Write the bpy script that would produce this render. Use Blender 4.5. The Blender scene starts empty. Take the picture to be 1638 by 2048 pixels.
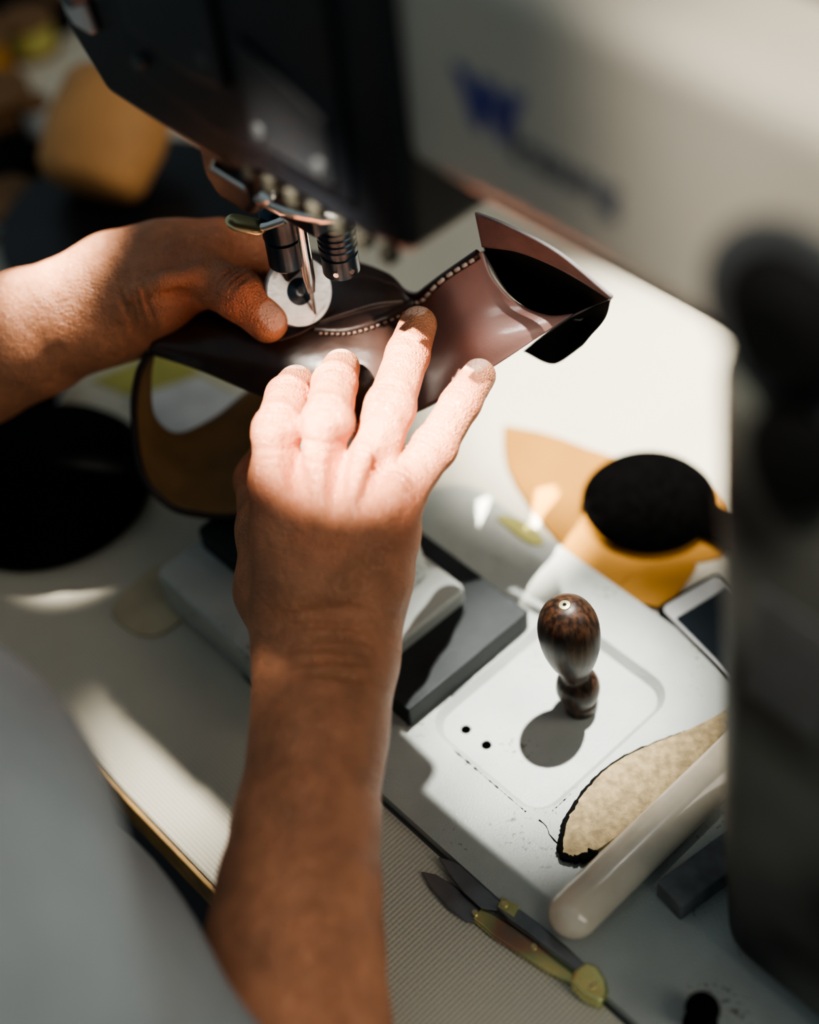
import bpy, bmesh, math
import numpy as np
from mathutils import Vector, Matrix
from mathutils.bvhtree import BVHTree

Z0 = 0.75            # table top height
HC = 0.62            # camera height above the table
F = 2974.0
PITCH = math.radians(48); ROLL = math.radians(7)
sp, cp = math.sin(PITCH), math.cos(PITCH)
sr, cr = math.sin(ROLL), math.cos(ROLL)
CAM = Vector((0, 0, Z0 + HC))
FW = Vector((0, cp, -sp)); R0 = Vector((1, 0, 0)); U0 = Vector((0, sp, cp))
RV = R0 * cr - U0 * sr
UV = R0 * sr + U0 * cr

def ray(x, y):
    return FW + RV * ((x - 819) / F) - UV * ((y - 1024) / F)
def P(x, y, z=0.0):
    """point at height z above the table measured from the photograph's geometry"""
    d = ray(x, y)
    k = (z - HC) / d.z
    return CAM + d * k

NEEDLE = P(632, 640, 0.15)
N0 = Vector((NEEDLE.x, NEEDLE.y, Z0))
TH = math.radians(-52)
A = Vector((math.cos(TH), math.sin(TH), 0))       # along the machine arm
B = Vector((-math.sin(TH), math.cos(TH), 0))      # away from the operator
UP = Vector((0, 0, 1))
def M(s, t, z):
    return N0 + A * s + B * t + UP * z

coll = bpy.context.scene.collection

# ------------------------------------------------------------------ materials
def mat(name, col, rough=0.5, metal=0.0, nscale=40, namt=0.12, bump=0.0, bscale=200,
        col2=None, sss=0.0, coat=0.0, spec=0.5, detail=4, wide=False):
    m = bpy.data.materials.new(name); m.use_nodes = True
    nt = m.node_tree; b = nt.nodes['Principled BSDF']
    tc = nt.nodes.new('ShaderNodeTexCoord')
    n = nt.nodes.new('ShaderNodeTexNoise'); n.inputs['Scale'].default_value = nscale
    n.inputs['Detail'].default_value = detail
    nt.links.new(tc.outputs['Object'], n.inputs['Vector'])
    rmp = nt.nodes.new('ShaderNodeValToRGB')
    c1 = [c * (1 - namt) for c in col]; c2 = list(col2) if col2 else [min(1, c * (1 + namt)) for c in col]
    rmp.color_ramp.elements[0].position = 0.35; rmp.color_ramp.elements[1].position = 0.65
    rmp.color_ramp.elements[0].color = (*c1, 1); rmp.color_ramp.elements[1].color = (*c2, 1)
    nt.links.new(n.outputs['Fac'], rmp.inputs['Fac'])
    nt.links.new(rmp.outputs['Color'], b.inputs['Base Color'])
    b.inputs['Roughness'].default_value = rough
    b.inputs['Metallic'].default_value = metal
    b.inputs['Coat Weight'].default_value = coat
    b.inputs['Specular IOR Level'].default_value = spec
    if sss:
        b.inputs['Subsurface Weight'].default_value = sss
        b.inputs['Subsurface Radius'].default_value = (1, .35, .2)
        b.inputs['Subsurface Scale'].default_value = 0.003
    if bump:
        n2 = nt.nodes.new('ShaderNodeTexNoise'); n2.inputs['Scale'].default_value = bscale
        n2.inputs['Detail'].default_value = 3
        nt.links.new(tc.outputs['Object'], n2.inputs['Vector'])
        bp = nt.nodes.new('ShaderNodeBump'); bp.inputs['Strength'].default_value = bump
        bp.inputs['Distance'].default_value = 0.001
        nt.links.new(n2.outputs['Fac'], bp.inputs['Height'])
        nt.links.new(bp.outputs['Normal'], b.inputs['Normal'])
    return m

M_bed = mat('painted_casting', (0.42, 0.45, 0.425), 0.42, nscale=30, namt=0.08, bump=0.5, bscale=900)
def scuff(m):
    nt = m.node_tree; b = nt.nodes['Principled BSDF']
    base = b.inputs['Base Color'].links[0].from_socket
    tc = nt.nodes.new('ShaderNodeTexCoord'); n = nt.nodes.new('ShaderNodeTexNoise')
    n.inputs['Scale'].default_value = 420; n.inputs['Detail'].default_value = 5
    n2 = nt.nodes.new('ShaderNodeTexNoise'); n2.inputs['Scale'].default_value = 38; n2.inputs['Detail'].default_value = 4
    for q in (n, n2): nt.links.new(tc.outputs['Object'], q.inputs['Vector'])
    mu = nt.nodes.new('ShaderNodeMath'); mu.operation = 'MULTIPLY'
    nt.links.new(n.outputs['Fac'], mu.inputs[0]); nt.links.new(n2.outputs['Fac'], mu.inputs[1])
    r = nt.nodes.new('ShaderNodeValToRGB'); r.color_ramp.elements[0].position = .36; r.color_ramp.elements[1].position = .46
    nt.links.new(mu.outputs[0], r.inputs['Fac'])
    mx = nt.nodes.new('ShaderNodeMix'); mx.data_type = 'RGBA'; mx.inputs[7].default_value = (0.16, 0.15, 0.12, 1)
    nt.links.new(r.outputs['Color'], mx.inputs[0]); nt.links.new(base, mx.inputs[6]); nt.links.new(mx.outputs[2], b.inputs['Base Color'])
scuff(M_bed)
M_arm = mat('grey_beige_enamel', (0.45, 0.415, 0.35), 0.38, nscale=10, namt=0.05)
M_black = mat('black_enamel', (0.007, 0.008, 0.011), 0.38, nscale=20, namt=0.3)
M_col = mat('mottled_charcoal_enamel', (0.010, 0.011, 0.011), 0.5, nscale=14, namt=0.3, col2=(0.125, 0.130, 0.112), detail=1)
M_blackm = mat('black_matte', (0.004, 0.0042, 0.0042), 0.8, nscale=20, namt=0.3, spec=.12)
M_felt = mat('black_felt', (0.0022, 0.0022, 0.0023), 1.0, nscale=200, namt=0.3, spec=.02)
M_hole_shade = mat('painted_hole_shade', (0.001, 0.001, 0.001), 1.0, spec=0)
M_blueblack = mat('blued_steel', (0.02, 0.045, 0.07), 0.3, 0.6, nscale=60, namt=0.3)
M_chrome = mat('chrome', (0.78, 0.77, 0.75), 0.16, 1.0, nscale=80, namt=0.05)
M_steel = mat('brushed_steel', (0.62, 0.60, 0.57), 0.42, 0.7, nscale=120, namt=0.06, bump=0.1)
M_wheel = mat('polished_steel_ring', (0.62, 0.61, 0.59), 0.34, 0.85, nscale=160, namt=0.10, bump=0.12, bscale=500)
M_dsteel = mat('dark_steel', (0.24, 0.26, 0.275), 0.28, 0.85, nscale=60, namt=0.2)
M_stone = mat('dark_stone', (0.15, 0.155, 0.16), 0.55, nscale=90, namt=0.25, bump=.2, spec=.3)
M_brass = mat('brass', (0.7, 0.62, 0.36), 0.3, 0.9, nscale=60, namt=0.15)
M_gold = mat('yellow_zinc', (0.92, 0.86, 0.40), 0.20, 0.9, nscale=120, namt=0.12, col2=(0.80, 0.88, 0.42))
M_olive = mat('dull_olive_tooth', (0.030, 0.028, 0.021), 0.6, spec=.25)
M_plate = mat('grey_plate', (0.024, 0.029, 0.031), 0.55, 0.0, nscale=50, namt=0.2, bump=0.2, bscale=600, spec=.3)
M_lining = mat('tan_lining', (0.26, 0.15, 0.06), 0.6, nscale=60, namt=0.15, bump=0.2, bscale=900)
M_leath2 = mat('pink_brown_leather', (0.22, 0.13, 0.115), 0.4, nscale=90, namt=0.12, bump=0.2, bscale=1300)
M_edge = mat('leather_edge', (0.28, 0.25, 0.25), 0.6)
M_seam = mat('seam_brown', (0.085, 0.045, 0.036), 0.5)
M_rim = mat('dark_burnished_edge', (0.022, 0.014, 0.012), 0.35)
M_thread = mat('cream_thread', (0.66, 0.55, 0.47), 0.7, nscale=300)
M_threadb = mat('brown_thread', (0.28, 0.18, 0.14), 0.7, nscale=300)
M_orange = mat('mustard_tan_leather', (0.36, 0.175, 0.030), 0.7, nscale=25, namt=0.1, bump=0.15, bscale=700, spec=.2)
M_cuff = mat('warm_tan_leather', (0.47, 0.245, 0.095), 0.6, nscale=25, namt=0.12, spec=.3)
M_cork = mat('raw_beige_leather', (0.36, 0.275, 0.15), 0.85, nscale=260, namt=0.28, bump=0.7, bscale=900, detail=6)
M_ivory = mat('polished_bone', (0.76, 0.67, 0.53), 0.14, nscale=28, namt=0.14, sss=0.12, coat=0.5)
M_shirt = mat('grey_blue_cotton', (0.27, 0.31, 0.33), 0.9, nscale=15, namt=0.12, bump=0.3, bscale=900)
M_white = mat('white_plastic', (0.5, 0.51, 0.51), 0.35)
M_glass = mat('dark_screen', (0.01, 0.014, 0.018), 0.15)
M_floor = mat('dark_floor', (0.03, 0.03, 0.032), 0.6, nscale=5, namt=0.3)
M_wall = mat('grey_wall', (0.22, 0.21, 0.18), 0.9, nscale=3, namt=0.08)
M_blue = mat('blue_print', (0.04, 0.05, 0.22), 0.5)
M_ink = mat('dark_print', (0.085, 0.095, 0.12), 0.5)
M_woodedge = mat('wood_edge', (0.36, 0.22, 0.08), 0.5, nscale=60, namt=0.25)
M_iron = mat('painted_iron', (0.09, 0.095, 0.10), 0.35, 0.3)
M_dark2 = mat('dark_machine_grey', (0.025, 0.027, 0.031), 0.35, 0.2)
M_cream = mat('cream_card', (0.50, 0.44, 0.30), 0.7)
M_yellow = mat('yellow_green_card', (0.38, 0.36, 0.10), 0.6)
M_amber = mat('tan_thread', (0.50, 0.22, 0.05), 0.65, nscale=90, namt=0.2, bump=0.5, bscale=900)
M_brownbox = mat('brown_box', (0.16, 0.08, 0.03), 0.7)

def leather_mat():
    m = mat('brown_leather', (0.034, 0.0165, 0.0125), 0.32, nscale=90, namt=0.2, bump=0.12, bscale=1300, coat=0.12)
    nt = m.node_tree; b = nt.nodes['Principled BSDF']
    base = b.inputs['Base Color'].links[0].from_socket
    at = nt.nodes.new('ShaderNodeAttribute'); at.attribute_name = 'painted_sheen'
    mx = nt.nodes.new('ShaderNodeMix'); mx.data_type = 'RGBA'; mx.inputs[7].default_value = (0.42, 0.225, 0.19, 1)  # pale pink sheen mixed into the leather colour
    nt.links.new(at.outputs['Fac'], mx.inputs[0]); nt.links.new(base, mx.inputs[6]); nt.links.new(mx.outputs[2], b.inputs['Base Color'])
    old = b.inputs['Normal'].links[0].from_node
    tc = nt.nodes.new('ShaderNodeTexCoord'); mp = nt.nodes.new('ShaderNodeMapping'); mp.inputs['Scale'].default_value = (1, 2.0, 1); mp.inputs['Rotation'].default_value = (0, 0, .5)
    nz = nt.nodes.new('ShaderNodeTexNoise'); nz.inputs['Scale'].default_value = 45; nz.inputs['Detail'].default_value = 2
    nt.links.new(tc.outputs['Object'], mp.inputs['Vector']); nt.links.new(mp.outputs[0], nz.inputs['Vector'])
    bp = nt.nodes.new('ShaderNodeBump'); bp.inputs['Strength'].default_value = .2; bp.inputs['Distance'].default_value = .004
    nt.links.new(nz.outputs['Fac'], bp.inputs['Height']); nt.links.new(bp.outputs['Normal'], old.inputs['Normal'])
    return m
M_leather = leather_mat()

def wood_mat():
    m = mat('dark_walnut', (0.055, 0.022, 0.010), 0.42, nscale=60, namt=0.3, coat=0.06, spec=.35)
    nt = m.node_tree; b = nt.nodes['Principled BSDF']
    tc = nt.nodes.new('ShaderNodeTexCoord'); mp = nt.nodes.new('ShaderNodeMapping')
    mp.inputs['Scale'].default_value = (1, 1, 0.12)
    nz = nt.nodes.new('ShaderNodeTexNoise'); nz.inputs['Scale'].default_value = 420; nz.inputs['Detail'].default_value = 5
    rp = nt.nodes.new('ShaderNodeValToRGB')
    rp.color_ramp.elements[0].position = .40; rp.color_ramp.elements[0].color = (0.012, 0.0060, 0.0040, 1)
    rp.color_ramp.elements[1].position = .72; rp.color_ramp.elements[1].color = (0.075, 0.034, 0.016, 1)
    nt.links.new(tc.outputs['Object'], mp.inputs['Vector']); nt.links.new(mp.outputs[0], nz.inputs['Vector'])
    nt.links.new(nz.outputs['Fac'], rp.inputs['Fac']); nt.links.new(rp.outputs['Color'], b.inputs['Base Color'])
    return m
M_wood = wood_mat()

def table_mat():
    m = mat('ribbed_cream_laminate', (0.58, 0.555, 0.465), 0.5, nscale=12, namt=0.05)
    nt = m.node_tree; b = nt.nodes['Principled BSDF']
    tc = nt.nodes.new('ShaderNodeTexCoord'); mp = nt.nodes.new('ShaderNodeMapping')
    mp.inputs['Rotation'].default_value = (0, 0, math.radians(52))
    nt.links.new(tc.outputs['Object'], mp.inputs['Vector'])
    w = nt.nodes.new('ShaderNodeTexWave'); w.inputs['Scale'].default_value = 150; w.bands_direction = 'X'
    w2 = nt.nodes.new('ShaderNodeTexWave'); w2.inputs['Scale'].default_value = 150; w2.bands_direction = 'Y'
    for q in (w, w2): nt.links.new(mp.outputs[0], q.inputs['Vector'])
    ad = nt.nodes.new('ShaderNodeMath'); ad.operation = 'ADD'
    nt.links.new(w.outputs['Fac'], ad.inputs[0]); nt.links.new(w2.outputs['Fac'], ad.inputs[1])
    bp = nt.nodes.new('ShaderNodeBump'); bp.inputs['Strength'].default_value = .45; bp.inputs['Distance'].default_value = .0006
    nt.links.new(ad.outputs[0], bp.inputs['Height']); nt.links.new(bp.outputs['Normal'], b.inputs['Normal'])
    return m
M_table = table_mat()

def irid_mat():
    m = mat('iridescent_zinc', (0.5, 0.5, 0.2), 0.22, 0.95)
    nt = m.node_tree; b = nt.nodes['Principled BSDF']
    tc = nt.nodes.new('ShaderNodeTexCoord')
    nz = nt.nodes.new('ShaderNodeTexNoise'); nz.inputs['Scale'].default_value = 38; nz.inputs['Detail'].default_value = 0
    rp = nt.nodes.new('ShaderNodeValToRGB'); e = rp.color_ramp.elements
    e[0].position = .25; e[0].color = (0.30, 0.33, 0.28, 1); e[1].position = .75; e[1].color = (0.90, 0.82, 0.40, 1)
    x = e.new(.45); x.color = (0.55, 0.34, 0.24, 1); x = e.new(.58); x.color = (0.60, 0.66, 0.34, 1)
    nt.links.new(tc.outputs['Object'], nz.inputs['Vector'])
    nt.links.new(nz.outputs['Fac'], rp.inputs['Fac']); nt.links.new(rp.outputs['Color'], b.inputs['Base Color'])
    return m
M_irid = irid_mat()

def skin_mat():
    m = mat('skin', (0.52, 0.225, 0.118), 0.43, nscale=60, namt=0.16, sss=0.07)
    nt = m.node_tree; b = nt.nodes['Principled BSDF']
    base = b.inputs['Base Color'].links[0].from_socket
    an = nt.nodes.new('ShaderNodeAttribute'); an.attribute_name = 'nail'
    ar = nt.nodes.new('ShaderNodeAttribute'); ar.attribute_name = 'red'
    mx = nt.nodes.new('ShaderNodeMix'); mx.data_type = 'RGBA'
    mx.inputs[7].default_value = (0.48, 0.12, 0.065, 1)
    nt.links.new(ar.outputs['Fac'], mx.inputs[0]); nt.links.new(base, mx.inputs[6])
    m2 = nt.nodes.new('ShaderNodeMix'); m2.data_type = 'RGBA'
    m2.inputs[7].default_value = (0.70, 0.42, 0.31, 1)
    nt.links.new(an.outputs['Fac'], m2.inputs[0]); nt.links.new(mx.outputs[2], m2.inputs[6])
    nt.links.new(m2.outputs[2], b.inputs['Base Color'])
    tc = nt.nodes.new('ShaderNodeTexCoord')
    v = nt.nodes.new('ShaderNodeTexVoronoi'); v.inputs['Scale'].default_value = 620; v.feature = 'DISTANCE_TO_EDGE'
    n = nt.nodes.new('ShaderNodeTexNoise'); n.inputs['Scale'].default_value = 150; n.inputs['Detail'].default_value = 6
    for q in (v, n): nt.links.new(tc.outputs['Object'], q.inputs['Vector'])
    ad = nt.nodes.new('ShaderNodeMath'); ad.operation = 'MULTIPLY_ADD'; ad.inputs[1].default_value = 0.6
    nt.links.new(v.outputs['Distance'], ad.inputs[0]); nt.links.new(n.outputs['Fac'], ad.inputs[2])
    bp = nt.nodes.new('ShaderNodeBump'); bp.inputs['Strength'].default_value = .9; bp.inputs['Distance'].default_value = .0022
    nt.links.new(ad.outputs[0], bp.inputs['Height']); nt.links.new(bp.outputs['Normal'], b.inputs['Normal'])
    return m
M_skin = skin_mat()

# ------------------------------------------------------------------ builders
def mk(name, verts, faces, m, parent=None, smooth=True, bevel=0, segs=3, flat_edges=None):
    vs = [Vector(v) for v in verts]
    c = sum(vs, Vector()) / len(vs); c.z = min(v.z for v in vs)
    me = bpy.data.meshes.new(name)
    me.from_pydata([tuple(v - c) for v in vs], [], faces); me.update()
    bm = bmesh.new(); bm.from_mesh(me); bmesh.ops.recalc_face_normals(bm, faces=bm.faces); bm.to_mesh(me); bm.free()
    o = bpy.data.objects.new(name, me); coll.objects.link(o); o.location = c
    if m: me.materials.append(m)
    if smooth:
        for p in me.polygons: p.use_smooth = True
    if bevel:
        b = o.modifiers.new('bevel', 'BEVEL'); b.width = bevel; b.segments = segs; b.limit_method = 'ANGLE'
        b.angle_limit = math.radians(35); b.harden_normals = True
    if parent: setp(o, parent)
    return o
def setp(o, parent):
    bpy.context.view_layer.update()
    o.parent = parent; o.matrix_parent_inverse = parent.matrix_world.inverted()
def empty(name, loc):
    e = bpy.data.objects.new(name, None); e.empty_display_size = 0.02; coll.objects.link(e); e.location = loc
    bpy.context.view_layer.update(); return e
def thing(o, label, cat):
    o['label'] = label; o['category'] = cat; return o

def prism(name, pts, z0, z1, m, parent=None, bevel=0.001, segs=3, top=None):
    """pts world xy outline, extruded between two heights above the table"""
    n = len(pts)
    top = top or pts
    vs = [(p[0], p[1], Z0 + z0) for p in pts] + [(p[0], p[1], Z0 + z1) for p in top]
    fs = [list(range(n))[::-1], list(range(n, 2 * n))] + [[i, (i + 1) % n, n + (i + 1) % n, n + i] for i in range(n)]
    return mk(name, vs, fs, m, parent, True, bevel, segs)
def rectST(s0, s1, t0, t1, r=0.0, k=6):
    if r <= 0: return [M(s, t, 0) for s, t in ((s0, t0), (s1, t0), (s1, t1), (s0, t1))]
    out = []
    for cs, ct, a0 in ((s1 - r, t1 - r, 0), (s0 + r, t1 - r, 90), (s0 + r, t0 + r, 180), (s1 - r, t0 + r, 270)):
        for i in range(k + 1):
            a = math.radians(a0 + 90 * i / k)
            out.append(M(cs + r * math.cos(a), ct + r * math.sin(a), 0))
    return out
def chaikin(pts, n=2, closed=True):
    pts = [Vector(p) for p in pts]
    for _ in range(n):
        q = []
        L = len(pts)
        for i in range(L if closed else L - 1):
            a, b = pts[i], pts[(i + 1) % L]
            q += [a * .75 + b * .25, a * .25 + b * .75]
        if not closed: q = [pts[0]] + q + [pts[-1]]
        pts = q
    return pts
def sheet(name, pix, z0, z1, m, parent=None, n=2, bevel=0.0004):
    return prism(name, chaikin([P(x, y, z1) for x, y in pix], n), z0, z1, m, parent, bevel, 2)

def tube(name, pts, radii, m, parent=None, segs=32, flat=1.0, side=None, smooth=True):
    pts = [Vector(p) for p in pts]; vs = []; fs = []
    n = len(pts)
    tot = (pts[-1] - pts[0]).normalized()
    ref = Vector(side) if side is not None else (UP if abs(tot.z) < .9 else Vector((1, 0, 0)))
    for i, p in enumerate(pts):
        d = (pts[min(i + 1, n - 1)] - pts[max(i - 1, 0)])
        d = d.normalized() if d.length > 1e-7 else tot
        x = ref.cross(d).normalized(); y = d.cross(x).normalized()
        for j in range(segs):
            a = 2 * math.pi * j / segs
            vs.append(p + x * (radii[i] * math.cos(a)) + y * (radii[i] * flat * math.sin(a)))
    for i in range(n - 1):
        for j in range(segs):
            fs.append([i * segs + j, i * segs + (j + 1) % segs, (i + 1) * segs + (j + 1) % segs, (i + 1) * segs + j])
    fs.append(list(range(segs))[::-1]); fs.append([(n - 1) * segs + j for j in range(segs)])
    o = mk(name, vs, fs, m, parent, smooth)
    if smooth:
        es = o.modifiers.new('edges', 'EDGE_SPLIT'); es.split_angle = math.radians(40)
    return o
def rbox(name, c, size, m, parent=None, ax=None, bevel=0.001):
    X, Y, Z = ax if ax else (A, B, UP)
    c = Vector(c); vs = []
    for k in (-1, 1):
        for j, i in ((-1, -1), (-1, 1), (1, 1), (1, -1)):
            vs.append(c + X * (i * size[0] / 2) + Y * (j * size[1] / 2) + Z * (k * size[2] / 2))
    fs = [[3, 2, 1, 0], [4, 5, 6, 7], [0, 1, 5, 4], [1, 2, 6, 5], [2, 3, 7, 6], [3, 0, 4, 7]]
    return mk(name, vs, fs, m, parent, True, bevel)
def rounded_rod(a, b, r, cap=6):
    """point / radius list for a rod with domed ends"""
    a, b = Vector(a), Vector(b); d = (b - a).normalized(); pts = []; rad = []
    for i in range(cap + 1):
        t = math.pi / 2 * i / cap
        pts.append(a + d * (r * (1 - math.cos(t)))); rad.append(max(1e-4, r * math.sin(t)))
    for i in range(cap + 1):
        t = math.pi / 2 * (1 - i / cap)
        pts.append(b - d * (r * (1 - math.cos(t)))); rad.append(max(1e-4, r * math.sin(t)))
    return pts, rad
def cut(o, cutter):
    md = o.modifiers.new('b', 'BOOLEAN'); md.operation = 'DIFFERENCE'; md.object = cutter; md.solver = 'EXACT'
    bpy.context.view_layer.update()
    dg = bpy.context.evaluated_depsgraph_get()
    me = bpy.data.meshes.new_from_object(o.evaluated_get(dg))
    o.modifiers.clear(); o.data = me
    bpy.data.objects.remove(cutter)

# Catmull-Rom patch
def cr1(p, n):
    p = np.asarray(p, float); L = len(p)
    ext = np.concatenate([[2 * p[0] - p[1]], p, [2 * p[-1] - p[-2]]])
    out = []
    for q in np.linspace(0, L - 1, n):
        i = min(int(q), L - 2); t = q - i
        a, b, c, d = ext[i], ext[i + 1], ext[i + 2], ext[i + 3]
        out.append(.5 * ((2 * b) + (-a + c) * t + (2 * a - 5 * b + 4 * c - d) * t * t + (-a + 3 * b - 3 * c + d) * t ** 3))
    return np.array(out)
def patch(name, rows, m, parent=None, nu=60, nv=30, thick=0.0014, offset=0, bumpfn=None):
    g = np.array([[list(P(*c)) for c in r] for r in rows])
    g = np.array([cr1(r, nu) for r in g])
    g = cr1(g, nv)
    vs = [tuple(g[j, i]) for j in range(nv) for i in range(nu)]
    fs = [[j * nu + i, j * nu + i + 1, (j + 1) * nu + i + 1, (j + 1) * nu + i] for j in range(nv - 1) for i in range(nu - 1)]
    c = Vector(np.mean(np.array(vs), 0))
    me = bpy.data.meshes.new(name); me.from_pydata([tuple(Vector(v) - c) for v in vs], [], fs); me.update()
    me.materials.append(m); me.materials.append(M_edge)
    for p in me.polygons: p.use_smooth = True
    o = bpy.data.objects.new(name, me); coll.objects.link(o); o.location = c
    s = o.modifiers.new('solid', 'SOLIDIFY'); s.thickness = thick; s.offset = offset; s.material_offset_rim = 1
    if parent: setp(o, parent)
    return o, [Vector(v) for v in vs], fs

# ------------------------------------------------------------------ implicit surfaces
class Field:
    def __init__(s, lo, hi, h):
        s.lo = np.array(lo, float); s.h = h
        s.n = np.ceil((np.array(hi) - s.lo) / h).astype(int) + 1
        s.ax = [s.lo[i] + h * np.arange(s.n[i]) for i in range(3)]
        s.F = s.new()
    def new(s): return np.full(tuple(s.n), 1.0, np.float32)
    def sl(s, mn, mx):
        i0 = np.clip(((mn - s.lo) / s.h).astype(int), 0, s.n); i1 = np.clip(((mx - s.lo) / s.h).astype(int) + 2, 0, s.n)
        if np.any(i1 <= i0): return None, None, None, None
        S = tuple(slice(i0[k], i1[k]) for k in range(3))
        x = s.ax[0][S[0]][:, None, None].astype(np.float32); y = s.ax[1][S[1]][None, :, None].astype(np.float32); z = s.ax[2][S[2]][None, None, :].astype(np.float32)
        return S, x, y, z
    def cap(s, G, a, b, ra, rb, k):
        a = np.array(a, float); b = np.array(b, float); mg = max(ra, rb) + k + 3 * s.h
        S, x, y, z = s.sl(np.minimum(a, b) - mg, np.maximum(a, b) + mg)
        if S is None: return
        ba = b - a; L = float(ba @ ba) + 1e-12
        px, py, pz = x - a[0], y - a[1], z - a[2]
        t = np.clip((px * ba[0] + py * ba[1] + pz * ba[2]) / L, 0, 1)
        d = np.sqrt((px - ba[0] * t) ** 2 + (py - ba[1] * t) ** 2 + (pz - ba[2] * t) ** 2) - (ra + (rb - ra) * t)
        g = G[S]; h = np.maximum(k - np.abs(g - d), 0) / k
        G[S] = np.minimum(g, d) - h * h * k * .25
    def chain(s, G, pts, k):
        for (a, ra), (b, rb) in zip(pts[:-1], pts[1:]): s.cap(G, a, b, ra, rb, k)
    def groove(s, G, c, d, amp, w, R):
        c = np.array(c, float); d = np.array(d, float) / np.linalg.norm(d)
        S, x, y, z = s.sl(c - 2.5 * R, c + 2.5 * R)
        if S is None: return
        u = (x - c[0]) * d[0] + (y - c[1]) * d[1] + (z - c[2]) * d[2]
        r2 = (x - c[0]) ** 2 + (y - c[1]) ** 2 + (z - c[2]) ** 2
        G[S] += (amp * np.exp(-(u / w) ** 2 - r2 / R ** 2)).astype(np.float32)
    @staticmethod
    def smin(a, b, k):
        h = np.maximum(k - np.abs(a - b), 0) / k
        return np.minimum(a, b) - h * h * k * .25
    def mesh(s, G):
        neg = G < 0
        nx, ny, nz = s.n
        cnt = np.zeros((nx - 1, ny - 1, nz - 1), np.uint8)
        for dx in (0, 1):
            for dy in (0, 1):
                for dz in (0, 1):
                    cnt += neg[dx:nx - 1 + dx, dy:ny - 1 + dy, dz:nz - 1 + dz]
        act = (cnt > 0) & (cnt < 8)
        I = np.argwhere(act); idx = np.full(act.shape, -1, np.int32); idx[act] = np.arange(len(I))
        acc = np.zeros((len(I), 3)); num = np.zeros(len(I))
        corners = [(a, b, c) for a in (0, 1) for b in (0, 1) for c in (0, 1)]
        for u in corners:
            for ax in range(3):
                if u[ax]: continue
                v = list(u); v[ax] = 1
                fa = G[I[:, 0] + u[0], I[:, 1] + u[1], I[:, 2] + u[2]].astype(float)
                fb = G[I[:, 0] + v[0], I[:, 1] + v[1], I[:, 2] + v[2]].astype(float)
                m = (fa < 0) != (fb < 0)
                t = np.where(m, fa / np.where(m, fa - fb, 1), 0)
                p = np.tile(np.array(u, float), (len(I), 1)); p[:, ax] += t
                acc[m] += p[m]; num += m
        V = s.lo + (I + acc / num[:, None]) * s.h
        faces = []
        for ax in range(3):
            o1, o2 = [k for k in range(3) if k != ax]
            sa = [slice(None)] * 3; sb = [slice(None)] * 3
            sa[ax] = slice(0, s.n[ax] - 1); sb[ax] = slice(1, s.n[ax])
            ch = neg[tuple(sa)] != neg[tuple(sb)]
            E = np.argwhere(ch)
            E = E[(E[:, o1] > 0) & (E[:, o2] > 0) & (E[:, o1] < s.n[o1] - 1) & (E[:, o2] < s.n[o2] - 1)]
            def ci(d1, d2):
                q = E.copy(); q[:, o1] -= d1; q[:, o2] -= d2
                return idx[q[:, 0], q[:, 1], q[:, 2]]
            q = np.stack([ci(1, 1), ci(0, 1), ci(0, 0), ci(1, 0)], 1)
            inside = neg[E[:, 0], E[:, 1], E[:, 2]]
            flip = inside if ax != 1 else ~inside
            q[~flip] = q[~flip][:, ::-1]
            faces.append(q)
        Fc = np.concatenate(faces)
        return V, Fc[(Fc >= 0).all(1)]

# ================================================================== SETTING
def structure(o): o['kind'] = 'structure'; return o
structure(prism('floor', [M(s, t, 0) for s, t in ((-2, -1.5), (2, -1.5), (2, 1.2), (-2, 1.2))], -Z0 - .02, -Z0, M_floor, bevel=0))
structure(prism('wall_back', [M(s, t, 0) for s, t in ((-2, 1.2), (2, 1.2), (2, 1.25), (-2, 1.25))], -Z0, 1.6, M_wall, bevel=0))

# ------------------------------------------------------------------ table
TF = -0.192
table = empty('sewing_table', M(0, 0.1, -Z0))
thing(table, 'cream ribbed laminate sewing table with wooden front edge', 'table')
prism('table_top', rectST(-1.0, .75, TF, .27, .03), -0.03, 0.0, M_table, table, .0015)
prism('edge_band', rectST(-1.001, .751, TF - .0025, .272, .03), -0.029, -0.0022, M_woodedge, table, .001)['label'] = 'wooden edge band'
for s, t in ((-.93, -.13), (.68, -.13), (-.93, .2), (.68, .2)):
    prism('leg', rectST(s - .025, s + .025, t - .025, t + .025), -Z0, -.03, M_iron, table, .003)

# ================================================================== SEWING MACHINE
mach = empty('sewing_machine', M(0, 0, 0))
thing(mach, 'beige and black post bed industrial sewing machine set in the table', 'sewing machine')
BT = 0.007
TRZ = .0022
bed = prism('bed', rectST(.018, .47, -.107, .063, .026, 10), 0.0003, BT, M_bed, None, 0)
cutter = prism('c', rectST(.1325, .204, -.062, .029, .011), TRZ, BT + .0005, M_bed, None, 0, top=rectST(.1283, .2082, -.0662, .0332, .0152))
cut(bed, cutter)
for px in ((932, 1459), (973, 1490)):
    c = P(px[0], px[1], TRZ)
    h = tube('c', [c - UP * .0014, c + UP * .02], [.0026, .0026], None, segs=20); h.modifiers.clear()
    cut(bed, h)
bed.data.materials.clear(); bed.data.materials.append(M_bed)
b = bed.modifiers.new('bevel', 'BEVEL'); b.width = .0008; b.segments = 2; b.limit_method = 'ANGLE'; b.harden_normals = True
for p in bed.data.polygons: p.use_smooth = True
setp(bed, mach)
prism('bed_gasket', rectST(.0162, .4718, -.1088, .0648, .0278, 10), .0001, .0008, M_iron, mach, .0002)
for px in ((932, 1459), (973, 1490)):
    c = P(px[0], px[1], TRZ)
    tube('hole_shade_disc', [c - UP * .0013, c - UP * .0002], [.0025, .0025], M_hole_shade, mach, 20)  # black disc on the hole floor paints in its shade
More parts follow.
